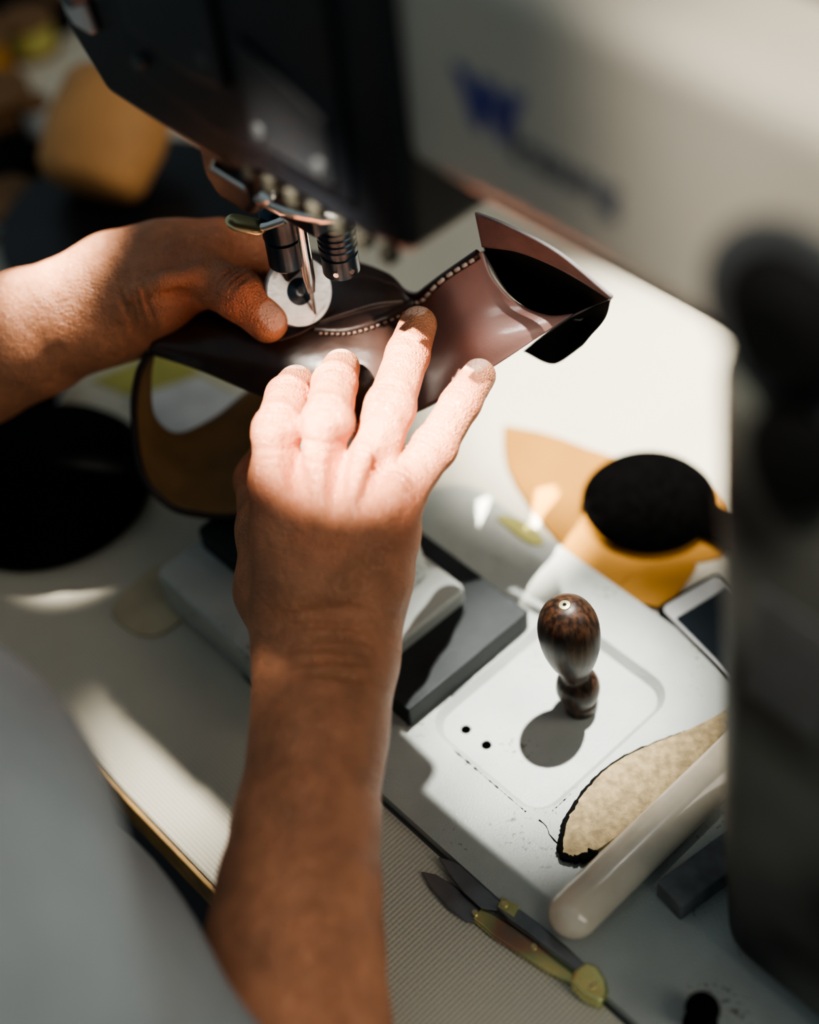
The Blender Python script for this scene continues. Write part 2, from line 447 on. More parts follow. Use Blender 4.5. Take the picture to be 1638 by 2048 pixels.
rg = np.random.default_rng(5)
def crease(pts, amp):
    n = len(pts)
    return tube('grime_line', pts, list(np.clip(rg.normal(amp, amp * .9, n), .00004, .0009)), M_blackm, mach, 6)
def stpath(a, b_, n=40, z=BT): return [M(a[0] + (b_[0] - a[0]) * i / n, a[1] + (b_[1] - a[1]) * i / n, z) for i in range(n + 1)]
crease(stpath((.150, -.0665), (.200, -.0668)), .00028)
crease(stpath((.1282, -.055), (.1282, -.030)), .00022)
crease(stpath((.2085, -.058), (.2085, -.045), 14), .0002)
crease([P(x, y, BT) for x, y in ((1078, 1640), (1086, 1646), (1092, 1652), (1096, 1660), (1098, 1668), (1108, 1680), (1118, 1690))], .0004)
prism('slide_plate', rectST(-.026, .127, -.072, .012), BT, BT + .014, M_plate, mach, .0012)['label'] = 'dark grey steel slide plate'
prism('post_base', rectST(-.030, .099, -.108, -.003, .006), .001, BT + .023, M_bed, mach, .0025)
prism('post_block', rectST(-.026, .008, -.080, -.020, .004), BT + .023, BT + .036, M_plate, mach, .0015)
prism('post_foot', rectST(.012, .080, -.066, -.007, .010), BT + .023, BT + .062, M_bed, mach, .003, top=rectST(.008, .066, -.060, -.006, .010))
prism('post', rectST(.006, .060, -.056, -.002, .010), BT + .060, .126, M_bed, mach, .002, top=rectST(.002, .030, -.036, .006, .010))
prism('throat_plate', rectST(-.015, .015, -.012, .012, .006), .126, .135, M_steel, mach, .001)
tube('feed_wheel', [M(-.004, .0, .124), M(.004, .0, .124)], [.012, .012], M_steel, mach)

# arm, column, head
TFA, TBA = -.040, .012
def profile(name, sz, t0, t1, m, bevel, segs=5):
    n = len(sz)
    vs = [M(s, t0, z) for s, z in sz] + [M(s, t1, z) for s, z in sz]
    fs = [list(range(n)), list(range(n, 2 * n))[::-1]] + [[i, (i + 1) % n, n + (i + 1) % n, n + i] for i in range(n)]
    return mk(name, vs, fs, m, mach, True, bevel, segs)
AT = .408
profile('arm', [(.10, .318), (.262, .318), (.45, .318), (.45, AT), (.10, AT)], TFA, TBA, M_arm, .012, 6)
profile('column', [(.266, .335), (.279, .22), (.291, .10), (.303, BT), (.44, BT), (.44, .335)], TFA - .018, TBA + .02, M_col, .018, 8)
HBOT = [(-.085, .405), (-.085, .300), (-.062, .272), (.02, .270), (.05, .280), (.10, .280), (.132, .284), (.132, .405)]
profile('head_cover', HBOT, TFA - .006, TBA, M_black, .006, 4)
profile('face_plate', [(-.080, .39), (-.080, .325), (-.066, .306), (-.052, .306), (-.058, .34), (-.058, .39)], TFA - .011, TFA - .006, M_steel, .002, 3)
profile('cover_panel', [(-.035, .40), (-.035, .300), (.02, .292), (.105, .296), (.105, .40)], TFA - .0085, TFA - .006, M_black, .001, 2)
profile('inner_panel', [(-.022, .395), (-.022, .322), (.010, .316), (.040, .318), (.040, .395)], TFA - .0115, TFA - .0085, M_dark2, .0015, 2)
profile('guard_plate', [(.052, .345), (.052, .302), (.098, .302), (.098, .330)], TFA - .0110, TFA - .0085, M_dark2, .001, 2)
profile('needle_bar_housing', [(-.018, .272), (-.018, .246), (-.010, .236), (.012, .236), (.020, .246), (.020, .272)], -.034, .012, M_black, .004, 3)
def on_plane_t(x, y, t):
    d = ray(x, y); nrm = B
    k = (M(0, t, 0) - CAM).dot(nrm) / d.dot(nrm)
    return CAM + d * k
def stack(name, c, rr, m, k=32):
    """turned knob pointing at the operator"""
    return tube(name, [c - B * d for d, _ in rr], [q for _, q in rr], m, mach, k)
stack('thread_tension_knob', M(-.045, TFA - .006, .335), [(0, .010), (.003, .010), (.003, .006), (.010, .006), (.010, .009), (.016, .008)], M_iron)
for s_, z_ in ((.085, .385), (-.02, .307), (.030, .328), (.092, .309), (.058, .309), (-.012, .385)):
    stack('cover_screw', M(s_, TFA - .0085, z_), [(0, .0034), (.0035, .003)], M_iron, 20)
dc = on_plane_t(1600, 640, TFA - .018)
tube('stitch_dial', [dc, dc - B * .004, dc - B * .010, dc - B * .012], [.022, .022, .016, .014], M_blackm, mach, 40)
tube('dial_ring', [dc, dc - B * .002], [.030, .030], M_iron, mach, 40)
dc = on_plane_t(1600, 900, TFA - .018)
tube('reverse_lever_hub', [dc, dc - B * .006, dc - B * .010], [.015, .014, .009], M_blackm, mach, 32, flat=1.5)
dc = on_plane_t(1585, 1330, TFA - .018)
rbox('name_plate', dc - B * .001, (.030, .002, .055), M_iron, mach, bevel=.001)
def textobj(name, body, x, y, size, m, t, off, sc=1.0):
    cu = bpy.data.curves.new(name, 'FONT'); cu.body = body; cu.size = size; cu.extrude = .0002; cu.offset = off; cu.space_character = sc
    o = bpy.data.objects.new('tmp', cu); coll.objects.link(o)
    bpy.context.view_layer.update()
    me = bpy.data.meshes.new_from_object(o.evaluated_get(bpy.context.evaluated_depsgraph_get()))
    bpy.data.objects.remove(o)
    q = bpy.data.objects.new(name, me); coll.objects.link(q); me.materials.clear(); me.materials.append(m)
    pos = on_plane_t(x, y, t - .0003)
    mt = Matrix.Identity(4)
    for i, v in enumerate((A, UP, -B)):
        for j in range(3): mt[j][i] = v[j]
    mt.translation = pos; q.matrix_world = mt
    setp(q, mach); return q
textobj('emblem', 'W', 926, 232, .023, M_blue, TFA, .0021)['label'] = 'blue printed emblem'
textobj('lettering', 'ieuung', 1022, 312, .0165, M_ink, TFA, .0006, 1.02)['label'] = 'dark grey printed lettering'
for i in range(8):
    rbox('rack_tooth', M(.022 + .0135 * i, TFA - .003, .2775), (.0060, .006, .007), M_olive, mach, bevel=.001)

# needle bar and presser parts
tube('needle_bar', [M(0, 0, .168), M(0, 0, .176), M(0, 0, .30)], [.0020, .0031, .0031], M_chrome, mach, 28)
tube('needle', [M(0, 0, .1475), M(0, 0, .152), M(0, 0, .170)], [.0002, .0008, .0012], M_chrome, mach, 14)
WN = Vector((.42, -.72, .52)).normalized()
wc = P(606, 583, .1675) - WN * .0062
def lathe(name, c, ax, prof, m, parent, segs=48):
    return tube(name, [c + ax * a for a, r in prof], [max(r, 1e-4) for a, r in prof], m, parent, segs)
lathe('presser_wheel', wc, WN, [(-.002, .0001), (-.002, .0158), (-.0014, .0172), (.0014, .0172), (.0022, .0165), (.0022, .0150), (.0010, .0143), (.0008, .0100), (.0014, .0096), (.0014, .0082), (.0002, .0078), (.0002, .0001)], M_wheel, mach, 64)
lathe('wheel_hub', wc, WN, [(.0002, .0001), (.0002, .0075), (.0020, .0070), (.0026, .0060), (.0026, .0001)], M_blueblack, mach, 32)
lathe('hub_screw', wc, WN, [(.0026, .0001), (.0026, .0026), (.0032, .0022), (.0032, .0001)], M_dsteel, mach, 24)
gl = P(566, 535, .182) + B * .003
tube('presser_bracket', [gl, gl + UP * .002, gl + UP * .016, gl + UP * .0165, gl + UP * .018, gl + UP * .032, gl + UP * .034], [.0070, .0088, .0088, .0076, .0092, .0092, .007], M_blueblack, mach, 32)
rbox('bracket_foot', wc - WN * .006 + UP * .010, (.006, .010, .034), M_black, mach, bevel=.0015)
c2 = P(598, 415, .225) + B * .004
rbox('presser_bar_clamp', c2, (.032, .018, .016), M_blueblack, mach, bevel=.003)
tube('presser_bar', [c2 - A * .004, c2 - A * .004 + UP * .06], [.0045, .0045], M_chrome, mach)
gb = P(684, 545, .180)
gp, gr = [gb, gb + UP * .002, gb + UP * .012, gb + UP * .0125, gb + UP * .014, gb + UP * .0145], [.0070, .0088, .0088, .0080, .0080, .0092]
for i in range(5):
    z_ = .017 + i * .0034
    gp += [gb + UP * z_, gb + UP * (z_ + .0006), gb + UP * (z_ + .0014), gb + UP * (z_ + .0020)]; gr += [.0092, .0085, .0085, .0092]
gp += [gb + UP * .034, gb + UP * .036]; gr += [.0092, .0078]
tube('guide_cylinder', gp, gr, M_blueblack, mach, 40)
for dx in (-.45, .35):
    q = (A * .75 - B * .5 + B * dx * 1.2).normalized()
    tube('guide_screw', [gb + q * .0078 + UP * .006, gb + q * .0096 + UP * .006], [.0016, .0013], M_chrome, mach, 14)
rbox('guide_arm', (gb + UP * .038 + c2) / 2 + UP * .002, (.026, .010, .010), M_blueblack, mach, ax=((gb + UP * .038 - c2).normalized(), B, UP), bevel=.002)
l0, l1, l2 = P(425, 325, .262), P(545, 392, .244), P(690, 432, .232)
tube('lifting_lever', [l0, l0.lerp(l1, .5), l1, l1.lerp(l2, .3), l1.lerp(l2, .7), l2], [.0045, .006, .0080, .0092, .0082, .004], M_chrome, mach, 28, flat=.55)
lathe('lever_knob', l1 + UP * .004 - B * .004, (UP - B * .5 + A * .3).normalized(), [(0, .001), (0, .0055), (.003, .006), (.005, .0045), (.006, .001)], M_chrome, mach, 28)
e0, e1 = P(450, 440, .215), P(532, 458, .208)
p, r = rounded_rod(e0, e1, .0058)
tube('thumb_release', p, r, M_brass, mach, 24, flat=.4, side=UP)
tube('release_rod', [P(525, 455, .21), P(570, 440, .215)], [.002, .002], M_chrome, mach, 16)
tube('thread_guide', [P(520, 392, .236), P(530, 410, .228), P(560, 425, .222), P(600, 430, .22)], [.0016] * 4, M_chrome, mach, 12)

# ================================================================== SHOE UPPER
shoe = empty('shoe_upper', P(640, 760, .12))
thing(shoe, 'unfinished dark brown leather shoe upper held under the needle', 'shoe upper')
vrows = [
 [(400, 596, .140), (500, 520, .140), (590, 500, .142), (700, 522, .146), (775, 548, .150), (828, 586, .150), (890, 545, .165), (965, 502, .178)],
 [(352, 632, .140), (470, 606, .144), (590, 596, .146), (690, 590, .151), (765, 592, .151), (838, 606, .144), (905, 578, .162), (988, 558, .168)],
 [(322, 662, .138), (450, 652, .145), (590, 656, .147), (690, 662, .147), (765, 660, .146), (840, 660, .137), (935, 630, .156), (1040, 610, .158)],
 [(303, 690, .134), (425, 706, .138), (565, 728, .139), (680, 742, .139), (765, 742, .137), (845, 730, .130), (965, 688, .152), (1096, 632, .157)],
 [(298, 706, .128), (400, 740, .128), (505, 785, .124), (640, 835, .121), (750, 845, .119), (845, 820, .119), (985, 735, .143), (1146, 628, .158)],
]
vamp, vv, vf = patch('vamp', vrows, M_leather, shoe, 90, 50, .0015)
painted_sheen = []
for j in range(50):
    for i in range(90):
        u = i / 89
        painted_sheen.append(min(1, max(0, (u - .70) / .15)) ** 1.2)  # glossy sheen painted into the colour towards the vamp's right end
at = vamp.data.attributes.new('painted_sheen', 'FLOAT', 'POINT'); at.data.foreach_set('value', painted_sheen)
bvh = BVHTree.FromPolygons(vv, vf)
def on_vamp(x, y, lift=.001):
    d = ray(x, y).normalized()
    h, n, i, _ = bvh.ray_cast(CAM, d)
    if h is None: return P(x, y, .15)
    if n.dot(d) > 0: n = -n
    return h + n * lift
bfront = [(298, 706, .128), (276, 752, .116), (268, 830, .098), (284, 945, .073), (336, 1010, .058), (400, 1030, .052), (470, 1034, .048), (560, 1022, .048), (650, 980, .056)]
bback = [(352, 632, .140), (312, 700, .122), (302, 775, .103), (310, 835, .085), (355, 866, .066), (430, 834, .060), (510, 774, .065), (600, 740, .072), (700, 720, .085)]
bmid = [((a[0] + b_[0]) / 2 - 3, (a[1] + b_[1]) / 2, (a[2] + b_[2]) / 2 - .002) for a, b_ in zip(bfront, bback)]
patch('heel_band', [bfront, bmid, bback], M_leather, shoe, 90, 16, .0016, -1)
o, _, _ = patch('band_lining', [bfront, bmid, bback], M_lining, shoe, 90, 16, .0008, 1)
o['label'] = 'tan leather lining'
rimc = cr1([list(P(*q)) for q in bfront], 60)
tube('band_edge', [Vector(q) for q in rimc], [.0019] * 60, M_rim, shoe, 12)['label'] = 'dark burnished leather edge'
top = [(952, 424, .194), (1015, 450, .198), (1115, 503, .197), (1224, 592, .186)]
mid = [(966, 494, .181), (1040, 504, .187), (1130, 541, .187), (1224, 598, .184)]
low = [(965, 505, .175), (1018, 590, .150), (1085, 632, .146), (1160, 640, .152)]
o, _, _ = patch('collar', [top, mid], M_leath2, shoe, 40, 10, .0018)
mid2 = [(x, y - 6, z - .002) for x, y, z in mid]
lm = [((a[0] * .5 + b_[0] * .5) + 4, (a[1] + b_[1]) / 2, (a[2] + b_[2]) / 2 - .012) for a, b_ in zip(mid, low)]
o, _, _ = patch('collar_lining', [mid2, lm, low], M_blackm, shoe, 40, 20, .001)
o['label'] = 'black textile lining'
flap = [[(1140, 634, .156), (1180, 615, .165), (1222, 598, .182)], [(1090, 668, .140), (1150, 650, .145), (1208, 640, .160)], [(1046, 702, .128), (1108, 728, .124), (1165, 690, .138)]]
patch('lining_flap', flap, M_blackm, shoe, 30, 30, .001)

def seam(pix, lift, r, name, m):
    c = cr1([(a, b_, 0) for a, b_ in pix], 60)
    pts = [on_vamp(a, b_, lift) for a, b_, _ in c]
    return tube(name, pts, [r] * len(pts), m, shoe, 10)
def stitches(pix, n, r, length, m, name, lift=.0014, duty=.5):
    c = cr1([(a, b_, 0) for a, b_ in pix], n * 10 + 1)
    vs = []; fs = []
    for i in range(n):
        e = min(int(10 * i + 10 * duty), n * 10)
        a = on_vamp(c[10 * i][0], c[10 * i][1], lift); b_ = on_vamp(c[e][0], c[e][1], lift)
        d = (b_ - a); x = d.cross(UP).normalized(); y = d.cross(x).normalized()
        for q, k in ((0, .3), (.12, 1), (.88, 1), (1, .3)):
            for j in range(6):
                an = math.pi * 2 * j / 6
                vs.append(a + d * (q * length) + x * (r * k * math.cos(an)) + y * (r * k * math.sin(an)))
        o0 = i * 24
        for u in range(3):
            for j in range(6): fs.append([o0 + u * 6 + j, o0 + u * 6 + (j + 1) % 6, o0 + u * 6 + 6 + (j + 1) % 6, o0 + u * 6 + 6 + j])
        fs.append([o0 + j for j in range(6)]); fs.append([o0 + 18 + j for j in range(6)])
    o = mk(name, vs, fs, m, shoe); o['kind'] = 'stuff'; return o
s1 = [(632, 660), (690, 662), (750, 645), (810, 616), (850, 585), (905, 545), (958, 508)]
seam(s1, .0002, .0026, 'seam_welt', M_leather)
seam([(560, 682), (600, 668), (632, 652), (680, 636), (745, 618), (805, 606)], .0003, .0009, 'seam_edge', M_seam)
stitches([(836, 604), (870, 578), (915, 545), (957, 516)], 9, .0010, 1.0, M_thread, 'heavy_stitching', .0026, .74)
stitches([(640, 672), (700, 672), (760, 653), (822, 618)], 16, .00060, 1.0, M_threadb, 'stitching', .0023, .66)
stitches([(640, 645), (690, 628), (750, 610), (805, 603)], 34, .00028, 1.0, M_thread, 'fine_stitching', .0007, .65)
stitches([(690, 560), (730, 556), (780, 570)], 20, .0002, 1.0, M_threadb, 'fine_stitching', .0006, .65)
seam([(680, 556), (730, 552), (790, 572), (815, 590)], .0003, .0006, 'seam_edge', M_seam)

# ================================================================== PERSON
def pr(x, y, z, r): return (np.array(P(x, y, z)), r)
def lerp(a, b, t): return a * (1 - t) + b * t
reds = []
def build_arm(lo, hi, h, fingers, palm, fore, kf=.003, kp=.009, grooves=True, extra=()):
    fld = Field(lo, hi, h)
    Ff = fld.new()
    for fg in fingers:
        G = fld.new(); fld.chain(G, fg, kf)
        for ji in range(1, len(fg) - 1):
            c, r = fg[ji]
            if ji == 1: fld.cap(G, c + np.array((0, 0, .0008)), c + np.array((0, 0, .0014)), r * 1.0, r * .95, .004)
            if grooves:
                d = fg[ji + 1][0] - fg[ji - 1][0]; dn = d / np.linalg.norm(d)
                top = c + np.array((0, 0, r * .9))
                offs = (-.0048, -.0016, .0016, .0048) if ji == 1 else (-.0014, .0014)
                for q in offs: fld.groove(G, top + dn * q, dn, .0028 if ji == 1 else .0016, .0011, .0075)
            reds.append((c, r * 1.3))
        Ff = Field.smin(Ff, G, .0008)
    Fp = fld.new()
    for ch in palm: fld.chain(Fp, ch, kp)
    Fa = fld.new(); fld.chain(Fa, fore, .004)
    Fp = Field.smin(Fp, Fa, .012)
    F_ = Field.smin(Fp, Ff, .006)
    for ch in extra:
        fld.chain(F_, ch, .0055)
    return fld, F_

RI = [pr(556, 965, .146, .0122), pr(556, 862, .163, .0108), pr(575, 795, .158, .0100), pr(592, 768, .149, .0090)]
RM = [pr(640, 950, .150, .0124), pr(655, 845, .168, .0110), pr(669, 768, .162, .0102), pr(682, 736, .151, .0090)]
RR = [pr(728, 960, .148, .0120), pr(780, 815, .160, .0107), pr(815, 710, .160, .0100), pr(836, 650, .158, .0090)]
RP = [pr(792, 1000, .140, .0110), pr(868, 895, .146, .0097), pr(922, 805, .152, .0090), pr(957, 752, .153, .0081)]
RT = [pr(540, 1060, .108, .0150), pr(520, 960, .098, .0120), pr(560, 880, .108, .0105), pr(590, 840, .114, .0090)]
W1 = pr(608, 1315, .096, .0190); W2 = pr(698, 1315, .094, .0185)
rpalm = [
 [W1, pr(585, 1180, .117, .0158), RI[0]], [W1, pr(630, 1170, .123, .0158), RM[0]],
 [W2, pr(690, 1170, .121, .0153), RR[0]], [W2, pr(745, 1170, .114, .0153), RP[0]],
 [W1, pr(548, 1180, .102, .0165), RT[0]], [W2, pr(745, 1150, .102, .0170), pr(775, 1050, .12, .0140)],
 [pr(560, 1060, .127, .0135), pr(640, 1040, .133, .0150), pr(720, 1050, .131, .0140), pr(775, 1070, .124, .013)],
]
rfore = [pr(652, 1330, .096, .0245), pr(638, 1420, .093, .0270), pr(634, 1500, .090, .0285), pr(612, 1650, .084, .0300), pr(598, 1780, .077, .0330), pr(588, 1900, .070, .0358), pr(590, 2060, .058, .0375), pr(600, 2350, .035, .040), pr(600, 2560, .02, .043)]
rw = [[pr(608, 1310, .098, .0180), pr(612, 1430, .094, .0185)], [pr(698, 1310, .096, .0180), pr(682, 1430, .092, .0185)]]
tend = []
for f_, w_ in ((RI, (625, 1290)), (RM, (645, 1290)), (RR, (668, 1290)), (RP, (690, 1290))):
    k0 = f_[0][0] + np.array((0, 0, .0085)); w0 = np.array(P(w_[0], w_[1], .104))
    m0 = (k0 + w0) / 2 + np.array((0, 0, .0060))
    tend.append([(k0 + np.array((0, 0, .0026)), .0062), (lerp(k0, m0, .35) + np.array((0, 0, .0020)), .0036), (m0, .0028), (w0, .0020)])
fldR, FR = build_arm((-.16, .08, Z0 - .03), (.075, .62, Z0 + .195), .0013, [RI, RM, RR, RP, RT], rpalm + rw, rfore, extra=tend)
for i, y in enumerate((1235, 1258, 1280, 1300, 1322, 1350)):
    c = np.array(P(650 + (i % 3) * 14, y, .120)); d = np.array(P(640 + (i % 2) * 25, 1200, .11)) - np.array(P(655, 1400, .10))
    fldR.groove(FR, c, d, .0020, .0012, .020)
for fg in (RI, RM, RR, RP):
    k0 = fg[0][0]; d = fg[1][0] - k0; d = d / np.linalg.norm(d)
    for q in (-.004, 0, .004): fldR.groove(FR, k0 + np.array((0, 0, .015)) + d * q, d, .0020, .0011, .007)
for fa, fb in ((RI, RM), (RM, RR), (RR, RP)):      # hollows between the knuckles
    m_ = (fa[0][0] + fb[0][0]) / 2 + np.array((0, 0, .012)); d = fb[0][0] - fa[0][0]
    fldR.groove(FR, m_, d, .0050, .0048, .012)
    m2_ = m_ + (np.array(P(655, 1200, .14)) - m_) * .28
    fldR.groove(FR, m2_, d, .0034, .0050, .013)
VR, FcR = fldR.mesh(FR)
# LEFT
LT = [pr(392, 550, .163, .0135), pr(478, 590, .167, .0118), pr(535, 645, .158, .0098)]
LI = [pr(438, 496, .160, .0125), pr(515, 498, .150, .0115), pr(580, 545, .130, .0098), pr(610, 590, .120, .009)]
LM = [pr(425, 545, .136, .0125), pr(500, 580, .120, .0110), pr(570, 610, .116, .0095), pr(600, 630, .116, .009)]
LR = [pr(400, 590, .122, .0120), pr(470, 620, .110, .0105), pr(540, 650, .108, .009), pr(570, 660, .108, .0085)]
LP = [pr(370, 630, .116, .0110), pr(420, 660, .106, .0095), pr(480, 680, .104, .0085), pr(505, 690, .105, .008)]
WL1 = pr(232, 558, .152, .0200); WL2 = pr(236, 628, .138, .0200)
lpalm = [[WL1, pr(330, 520, .162, .0175), LI[0]], [WL1, pr(330, 560, .158, .0175), LM[0]],
         [WL2, pr(320, 590, .146, .0175), LR[0]], [WL2, pr(300, 640, .128, .016), LP[0]],
         [WL2, pr(310, 585, .158, .0175), LT[0]], [LI[0], LT[0]], [WL1, pr(300, 540, .158, .019), pr(370, 512, .162, .0165)]]
lfore = [pr(236, 592, .146, .0262), pr(150, 630, .138, .0295), pr(60, 668, .128, .0330), pr(-60, 718, .112, .036), pr(-200, 775, .09, .039), pr(-420, 840, .06, .043)]
Lt = [[pr(250, 530, .167, .0030), pr(350, 502, .177, .0030), pr(436, 482, .172, .0055)],
      [pr(262, 590, .168, .0040), pr(330, 560, .176, .0034), pr(392, 548, .175, .0055)]]
fldL, FL = build_arm((-.42, .50, Z0 + .0), (.02, .75, Z0 + .21), .0014, [LT, LI, LM, LR, LP], lpalm, lfore, extra=Lt)
for i, x in enumerate((255, 268, 282, 300)):
    c = np.array(P(x, 620, .165)); d = np.array(P(300, 570, .15)) - np.array(P(200, 600, .15)); fldL.groove(FL, c, d, .0022, .0013, .020)
VL, FcL = fldL.mesh(FL)
eR = rfore[-1][0]; eL = lfore[-1][0]
def MS(s, t, z): return np.array(M(s, t, z))
CS = .12
shR = MS(.29, -.44, .29); shL = MS(-.06, -.44, .29)
torso_parts = [[(MS(CS, -.40, -.30), .13), (MS(CS, -.375, -.02), .12), (MS(CS, -.39, .16), .125), (MS(CS, -.44, .27), .09)],
               [(MS(.03, -.375, .10), .120), (MS(.20, -.395, .10), .122)],
               [(shL, .055), (MS(CS, -.445, .30), .07), (shR, .055)]]
ctr = MS(CS, -.4, 0)
fldT = Field(ctr - np.array((.52, .5, .5)), ctr + np.array((.5, .5, .5)), .007)
T = fldT.new()
for ch in torso_parts: fldT.chain(T, ch, .03)
fldT.chain(T, [(shR, .047), (eR, .040)], .04)
fldT.chain(T, [(shL, .047), (eL, .040)], .04)
fldT.chain(T, [(MS(CS, -.445, .30), .06), (MS(CS, -.44, .40), .055)], .04)
VT, FcT = fldT.mesh(T)
V = np.concatenate([VR, VL, VT]); Fc = np.concatenate([FcR, FcL + len(VR), FcT + len(VR) + len(VL)])
org = np.array(M(CS, -.4, -.3))
me = bpy.data.meshes.new('person'); me.from_pydata((V - org).tolist(), [], Fc.tolist()); me.update()
for p in me.polygons: p.use_smooth = True
person = bpy.data.objects.new('person', me); coll.objects.link(person); person.location = org
me.materials.append(M_skin)
nail = np.zeros(len(V)); red = np.zeros(len(V))
def addnail(fg, lift, size=.0062):
    tip, r = fg[-1]; pr_, _ = fg[-2]
    d = (tip - pr_); d /= np.linalg.norm(d)
    upv = np.array(lift, float); upv -= d * (upv @ d); upv /= np.linalg.norm(upv)
    c = tip + d * .001 + upv * r * .95
    rel = V - c; u = rel @ d; n = rel @ upv; w = np.sqrt(np.maximum((rel ** 2).sum(1) - u ** 2 - n ** 2, 0))
    m = np.clip((1 - (np.abs(u) / size) ** 3 - (w / (size * .85)) ** 3) * 4, 0, 1) * (n > -.004)
    return np.where((rel ** 2).sum(1) < .012 ** 2, m, 0)
for fg in (RI, RM, RR, RP): nail = np.maximum(nail, addnail(fg, (0, .35, 1)))
nail = np.maximum(nail, addnail(LT, (.25, -.35, 1), .0068))
for c, r in reds:
    red = np.maximum(red, np.exp(-((V - c) ** 2).sum(1) / (r * 1.1) ** 2) * .6)
for fg in (RI, RM, RR, RP, LI, LT):
    red = np.maximum(red, np.exp(-((V - fg[0][0]) ** 2).sum(1) / .02 ** 2) * .6)
for nm, arr in (('nail', nail), ('red', red)):
    at = me.attributes.new(nm, 'FLOAT', 'POINT'); at.data.foreach_set('value', arr.astype(np.float32))
thing(person, 'person in grey blue shirt guiding leather with both hands', 'person')
S_ = fldT.new()
for ch in torso_parts: fldT.chain(S_, [(c, r + .024) for c, r in ch], .05)
fldT.chain(S_, [(shR, .064), (lerp(shR, eR, .9), .060)], .05)
fldT.chain(S_, [(shL, .064), (lerp(shL, eL, .85), .058)], .05)
gx, gy, gz = np.meshgrid(*fldT.ax, indexing='ij')
S_ += (.004 * np.sin(gz * 55 + gx * 30 + 2 * np.sin(gy * 22)) + .003 * np.sin(gx * 70 - gz * 40 + gy * 25)).astype(np.float32)
VS, FS = fldT.mesh(S_)
sh = mk('shirt', VS.tolist(), FS.tolist(), M_shirt, person)
sh['label'] = 'grey blue cotton shirt'

# ================================================================== THINGS ON THE BED AND TABLE
hb = P(1162, 1412, TRZ)
ax = (P(1130, 1215, .084) - hb).normalized()
awl = empty('awl', hb); thing(awl, 'dark turned walnut handled awl standing in the machine bed recess', 'awl')
prof = [(0, .0075), (.001, .0085), (.006, .0088), (.008, .0080), (.011, .0098), (.017, .0108), (.023, .0098), (.027, .0072), (.030, .0066), (.034, .0080), (.042, .0112), (.052, .0136), (.062, .0145), (.070, .0140), (.077, .0118), (.081, .0085), (.083, .0055), (.0838, .003)]
pc = cr1([(a, b_, 0) for a, b_ in prof], 60)
tube('handle', [hb + ax * a for a, _, _ in pc], [max(r_, 5e-4) for _, r_, _ in pc], M_wood, awl, 48)
lathe('end_pin', hb, ax, [(.083, .0001), (.0836, .0030), (.0843, .0025), (.0845, .0001)], M_brass, awl, 24)['label'] = 'brass end pin'
lathe('pin_centre', hb, ax, [(.0843, .0001), (.0844, .0010), (.0848, .0008), (.0849, .0001)], M_blackm, awl, 16)

piece = sheet('leather_offcut', [(1118, 1712), (1122, 1668), (1140, 1620), (1175, 1570), (1225, 1525), (1300, 1488), (1370, 1462), (1440, 1428), (1500, 1385), (1520, 1440), (1440, 1520), (1340, 1590), (1240, 1670), (1170, 1716)], BT, BT + .003, M_cork, n=2, bevel=.0004)
thing(piece, 'rough beige leather offcut with dark trimmed edge', 'leather piece')
edge_pts = chaikin([P(x, y, BT + .0026) for x, y in [(1190, 1708), (1150, 1722), (1118, 1712), (1122, 1668), (1140, 1620), (1175, 1570), (1225, 1525), (1300, 1488), (1370, 1462)]], 3, False)
rng = np.random.default_rng(3)
ne = len(edge_pts)
ep = [q + Vector((*(rng.normal(0, .00025, 2)), 0)) for q in edge_pts]
er = [(.0022 * (1 - i / ne) ** 1.6 + .0003) * (0.7 + .6 * rng.random()) for i in range(ne)]
tube('trimmed_edge', ep, er, M_blackm, piece, 8)['label'] = 'dark ragged edge'
a0, a1 = P(1112, 1862, BT + .010), P(1560, 1425, BT + .010)
p, r = rounded_rod(a0, a1, .0112, 8)
bf = tube('bone_folder', p, r, M_ivory, None, 36, flat=.8, side=UP)
thing(bf, 'smooth ivory coloured bone burnishing stick', 'bone folder')
v0, v1 = P(1345, 1826, BT), P(1510, 1702, BT)
dv = (v1 - v0).normalized(); nv = UP.cross(dv).normalized()
mb = rbox('sharpening_stone', (v0 + v1) / 2 + UP * .0065 + nv * .003, ((v1 - v0).length, .016, .0125), M_stone, None, ax=(dv, nv, UP), bevel=.001)
thing(mb, 'small dark grey rectangular sharpening stone', 'sharpening stone')
kb = P(1400, 2050, BT)
kn = tube('bobbin', [kb, kb + UP * .002, kb + UP * .002, kb + UP * .016, kb + UP * .016, kb + UP * .018], [.0072, .0072, .0055, .0055, .0072, .0068], M_blackm, None, 28)
thing(kn, 'small tall black metal bobbin', 'bobbin')

sn = empty('thread_snips', P(1040, 1870, .0)); thing(sn, 'steel thread snips with iridescent yellow spring handle', 'thread snips')
def strip(name, pix, z0, z1, m, bevel=.0005):
    return prism(name, [P(x, y, z1) for x, y in pix], z0, z1, m, sn, bevel, 2)
strip('blade', [(842, 1742), (872, 1748), (908, 1770), (944, 1798), (972, 1814), (960, 1846), (932, 1842), (896, 1816), (864, 1780)], .0012, .0028, M_dsteel)
strip('blade', [(876, 1713), (908, 1722), (954, 1747), (994, 1776), (1014, 1794), (1000, 1822), (962, 1816), (926, 1784), (898, 1748)], .0044, .0060, M_dsteel)
strip('spring_arm', [(944, 1836), (962, 1814), (1014, 1843), (1064, 1877), (1114, 1913), (1166, 1946), (1150, 1969), (1094, 1942), (1040, 1907), (986, 1872)], .0010, .0042, M_irid, .0009)
strip('spring_arm', [(992, 1814), (1003, 1796), (1042, 1819), (1082, 1849), (1132, 1890), (1172, 1929), (1160, 1946), (1110, 1908), (1060, 1869), (1020, 1840)], .0042, .0084, M_dsteel, .0009)
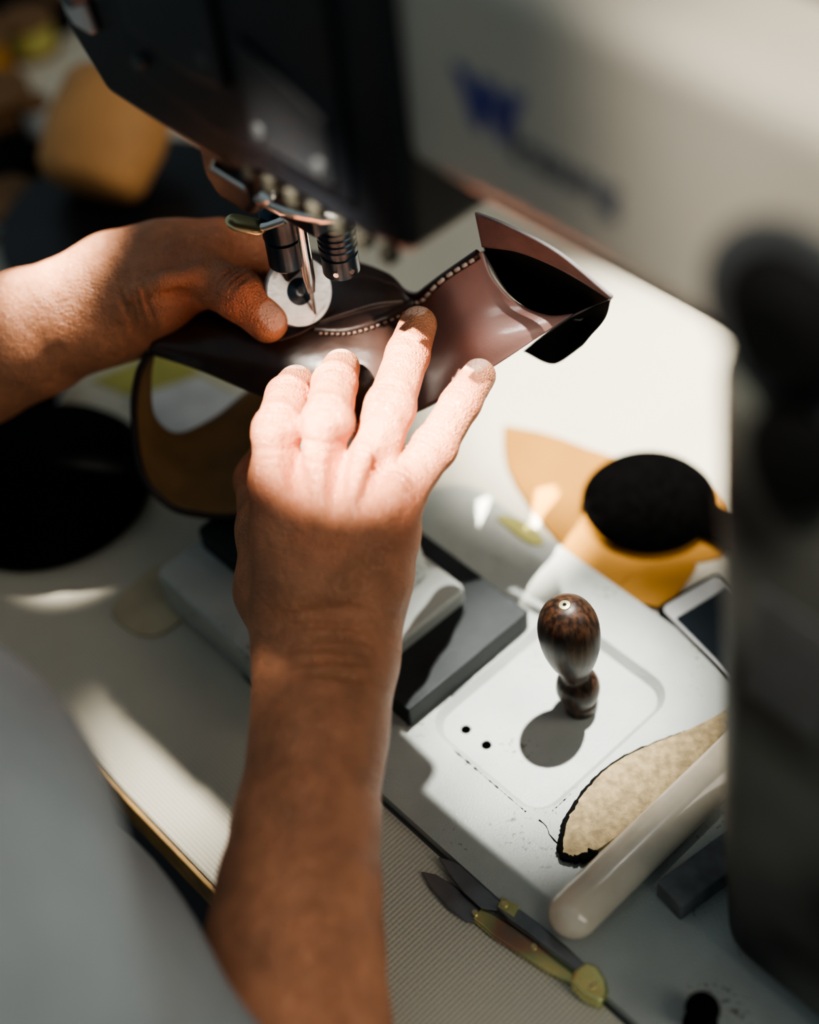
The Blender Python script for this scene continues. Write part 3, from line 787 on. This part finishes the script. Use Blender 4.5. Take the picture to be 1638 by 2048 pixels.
strip('thumb_tab', [(995, 1812), (1005, 1793), (1040, 1812), (1028, 1834)], .0084, .0092, M_gold, .0003)
strip('spring_end', [(1140, 1962), (1148, 1940), (1172, 1922), (1196, 1932), (1212, 1958), (1218, 1985), (1202, 2005), (1168, 1990)], .0012, .0098, M_gold, .0014)
for q in ((950, 1826, .0046), (1010, 1808, .0095), (1068, 1893, .0046), (1185, 1972, .0100)):
    c = P(q[0], q[1], q[2]); tube('rivet', [c - UP * .003, c + UP * .0006], [.0018, .0014], M_brass, sn, 14)

tp = sheet('tan_leather_panel', [(1006, 850), (1012, 849), (1100, 866), (1200, 905), (1300, 930), (1420, 960), (1470, 1020), (1465, 1110), (1390, 1125), (1330, 1130), (1260, 1150), (1228, 1188), (1222, 1184), (1150, 1120), (1070, 1030), (1018, 950), (1006, 900)], 0.0, .0016, M_orange, n=1)
thing(tp, 'flat tan leather shoe panel lying on the table', 'leather piece')
tp2 = sheet('tan_leather_panel', [(1225, 1188), (1262, 1150), (1330, 1118), (1400, 1122), (1380, 1155), (1336, 1214), (1328, 1216), (1290, 1208)], .0018, .0032, M_orange, n=1)
thing(tp2, 'narrow tan leather strip partly over a larger panel', 'leather piece')
st = sheet('leather_scrap', [(985, 1028), (1030, 1032), (1070, 1055), (1095, 1088), (1060, 1088), (1020, 1060)], BT + 0.0001, BT + .0012, M_yellow, n=2)
thing(st, 'thin olive leather scrap at the machine bed edge', 'leather piece')
pcx = P(1298, 1012, .002)
pad = empty('pincushion', pcx); thing(pad, 'round flat black wrist pincushion with a strap', 'pincushion')
tube('cushion', [pcx, pcx + UP * .001, pcx + UP * .005, pcx + UP * .009, pcx + UP * .011, pcx + UP * .0115], [.032, .035, .037, .034, .026, .006], M_felt, pad, 48)
q0 = P(1400, 1030, .006); q1 = P(1500, 1080, .005)
tube('strap', [q0, q0.lerp(q1, .5), q1], [.012, .012, .012], M_felt, pad, 20, flat=.25, side=UP)
ph0 = P(1308, 1228, .002); phx = (P(1425, 1158, .002) - ph0); wx = phx.length * 1.08; phx.normalize(); phy = Vector((phx.y, -phx.x, 0))
phn = empty('phone', ph0 + phx * wx / 2 + phy * .04); thing(phn, 'small silver framed mobile phone with dark screen', 'phone')
def phrect(x0, x1, y0, y1, z0, z1, m, nm, rr):
    out = []
    for cx, cy, a0_ in ((x1 - rr, y1 - rr, 0), (x0 + rr, y1 - rr, 90), (x0 + rr, y0 + rr, 180), (x1 - rr, y0 + rr, 270)):
        for i in range(6):
            a_ = math.radians(a0_ + 18 * i); out.append(ph0 + phx * (cx + rr * math.cos(a_)) + phy * (cy + rr * math.sin(a_)))
    return prism(nm, out, z0, z1, m, phn, .0006)
phrect(0, wx, 0, .085, 0.0002, .007, M_blackm, 'body', .005)
phrect(.0022, wx - .0022, .0022, .083, .007, .0075, M_white, 'bezel', .004)
phrect(.0040, wx - .0040, .012, .074, .0075, .0079, M_glass, 'screen', .001)
tb = sheet('cover_plate', [(215, 1215), (300, 1135), (330, 1125), (420, 1180), (340, 1262), (285, 1275), (235, 1245)], 0.0002, .002, M_cream, n=2)
thing(tb, 'thin cream rounded cover plate screwed to the table', 'cover plate')
cd = sheet('card', [(180, 760), (330, 700), (470, 780), (350, 830)], .0002, .001, M_yellow, n=0); thing(cd, 'yellow green card on the table', 'card')
cd2 = sheet('paper_sheet', [(250, 800), (400, 750), (500, 800), (360, 880)], .0012, .002, M_white, n=0); thing(cd2, 'white paper sheet overlapping a card', 'paper')
bc = P(100, 990, .0)
bowl = tube('rubber_cushion', [bc, bc + UP * .004, bc + UP * .012, bc + UP * .020, bc + UP * .023], [.056, .061, .062, .056, .03], M_blackm, None, 64)
thing(bowl, 'low round black rubber cushion lying on the table', 'cushion')
wd = P(30, 800, .0)
dish2 = tube('steel_dish', [wd, wd + UP * .002, wd + UP * .014, wd + UP * .014, wd + UP * .004, wd + UP * .004], [.028, .032, .040, .0385, .030, .001], M_steel, None, 48)
thing(dish2, 'small shallow steel dish on the table', 'dish')
dc_ = P(285, 495, .0)
dish = tube('black_tray', [dc_, dc_ + UP * .002, dc_ + UP * .012, dc_ + UP * .013, dc_ + UP * .024, dc_ + UP * .026, dc_ + UP * .024, dc_ + UP * .006, dc_ + UP * .006], [.075, .080, .084, .090, .092, .091, .088, .078, .001], M_black, None, 64)
thing(dish, 'shallow round black glossy tray', 'tray')
k0 = P(172, 380, .042); k1 = P(252, 155, .086)
kd = (k1 - k0).normalized()
form = empty('leather_cuff', k0); thing(form, 'rounded tan leather cuff leaning over a black tray', 'leather cuff')
tube('cuff', [k0, k0 + kd * .003, k0 + kd * .010, k0.lerp(k1, .5), k1 - kd * .010, k1 - kd * .003, k1], [.024, .034, .039, .043, .040, .034, .024], M_cuff, form, 48, flat=.8)
tube('cuff_end', [k1 - kd * .001, k1 + kd * .0008], [.022, .021], M_cuff, form, 48, flat=.8)
def spool(x, y, r_, h_, m, lab):
    c_ = P(x, y, 0); e_ = empty('thread_spool', c_); thing(e_, lab, 'thread spool')
    tube('flange', [c_, c_ + UP * .004], [r_, r_], M_brownbox, e_, 32)
    tube('thread', [c_ + UP * .004, c_ + UP * (h_ - .004)], [r_ * .85, r_ * .85], m, e_, 32)
    tube('flange', [c_ + UP * (h_ - .004), c_ + UP * h_], [r_, r_], M_brownbox, e_, 32)
spool(70, 100, .022, .03, M_yellow, 'wooden spool of yellow green thread')
spool(10, 260, .028, .035, M_brownbox, 'wooden spool of brown thread')
spool(85, 270, .012, .03, M_white, 'small spool of white thread')
spool(20, 440, .026, .02, M_white, 'wooden spool of white thread')
spool(150, 30, .022, .03, M_amber, 'wooden spool of tan thread')
spool(-30, 160, .028, .04, M_orange, 'wooden spool of orange thread')
bx = rbox('storage_box', P(60, 10, .012), (.09, .06, .024), M_blackm, bevel=.003); thing(bx, 'low dark storage box among thread spools', 'box')
bx = rbox('storage_box', P(20, 330, .010), (.05, .05, .020), M_blackm, bevel=.003); thing(bx, 'small dark box beside a black tray', 'box')

# ================================================================== LIGHT
LD = Vector((-.18, -.25, -1)).normalized()
LDF = (B * .50 - A * .08 - UP).normalized()
def spot(name, target, r_, power, blend=.35, rad=.02, col=(1, .92, .79), d=LD, dist=2.6):
    l = bpy.data.lights.new(name, 'SPOT'); l.energy = power; l.spot_blend = blend; l.shadow_soft_size = rad
    l.spot_size = 2 * math.atan(r_ / dist); l.color = col
    o = bpy.data.objects.new(name, l); coll.objects.link(o)
    o.location = Vector(target) - d * dist; o.rotation_euler = d.to_track_quat('-Z', 'Y').to_euler()
spot('sun_beam_table', P(1260, 790, 0), .135, 1600, .7)
spot('sun_beam_recess', P(1090, 1430, 0), .095, 1150, 1.0, col=(1, .97, .90))
spot('added_hand_spot', P(735, 800, .16), .055, 5200, .5, .015, d=LDF)  # spot added from the operator side, clear of the head's shadow
spot('sun_beam_edge', P(365, 1560, 0), .046, 1500, .9, .05)
spot('sun_beam_wrist', P(115, 635, .137), .028, 5200, 1.0)
spot('added_arm_spot', M(.33, -.015, AT - .01), .14, 540, .8, d=(B * .5 - UP).normalized())  # spot added from the operator side to brighten the arm's top and face
w = bpy.data.worlds.new('world'); bpy.context.scene.world = w; w.use_nodes = True
bg = w.node_tree.nodes['Background']; bg.inputs['Color'].default_value = (.76, .93, 1.0, 1); bg.inputs['Strength'].default_value = .27
al = bpy.data.lights.new('room_fill', 'AREA'); al.energy = 16; al.size = 1.2; al.color = (1, .89, .75)  # unseen warm area lamp added as fill
ao = bpy.data.objects.new('room_fill', al); coll.objects.link(ao); ao.location = (1.1, -.2, Z0 + 1.2)
ao.rotation_euler = (Vector((0, .4, Z0)) - ao.location).to_track_quat('-Z', 'Y').to_euler()
bpy.context.scene.view_settings.look = 'AgX - Medium High Contrast'

# ================================================================== CAMERA
cd_ = bpy.data.cameras.new('camera'); cam = bpy.data.objects.new('camera', cd_); coll.objects.link(cam)
cd_.sensor_fit = 'VERTICAL'; cd_.sensor_height = 36; cd_.sensor_width = 28.8; cd_.lens = F / 2048 * 36
mt = Matrix.Identity(4)
for i, v in enumerate((RV, UV, -FW)):
    for j in range(3): mt[j][i] = v[j]
mt.translation = CAM; cam.matrix_world = mt
cd_.clip_start = .01
cd_.dof.use_dof = True; cd_.dof.focus_distance = .685; cd_.dof.aperture_fstop = 2.0
bpy.context.scene.camera = cam
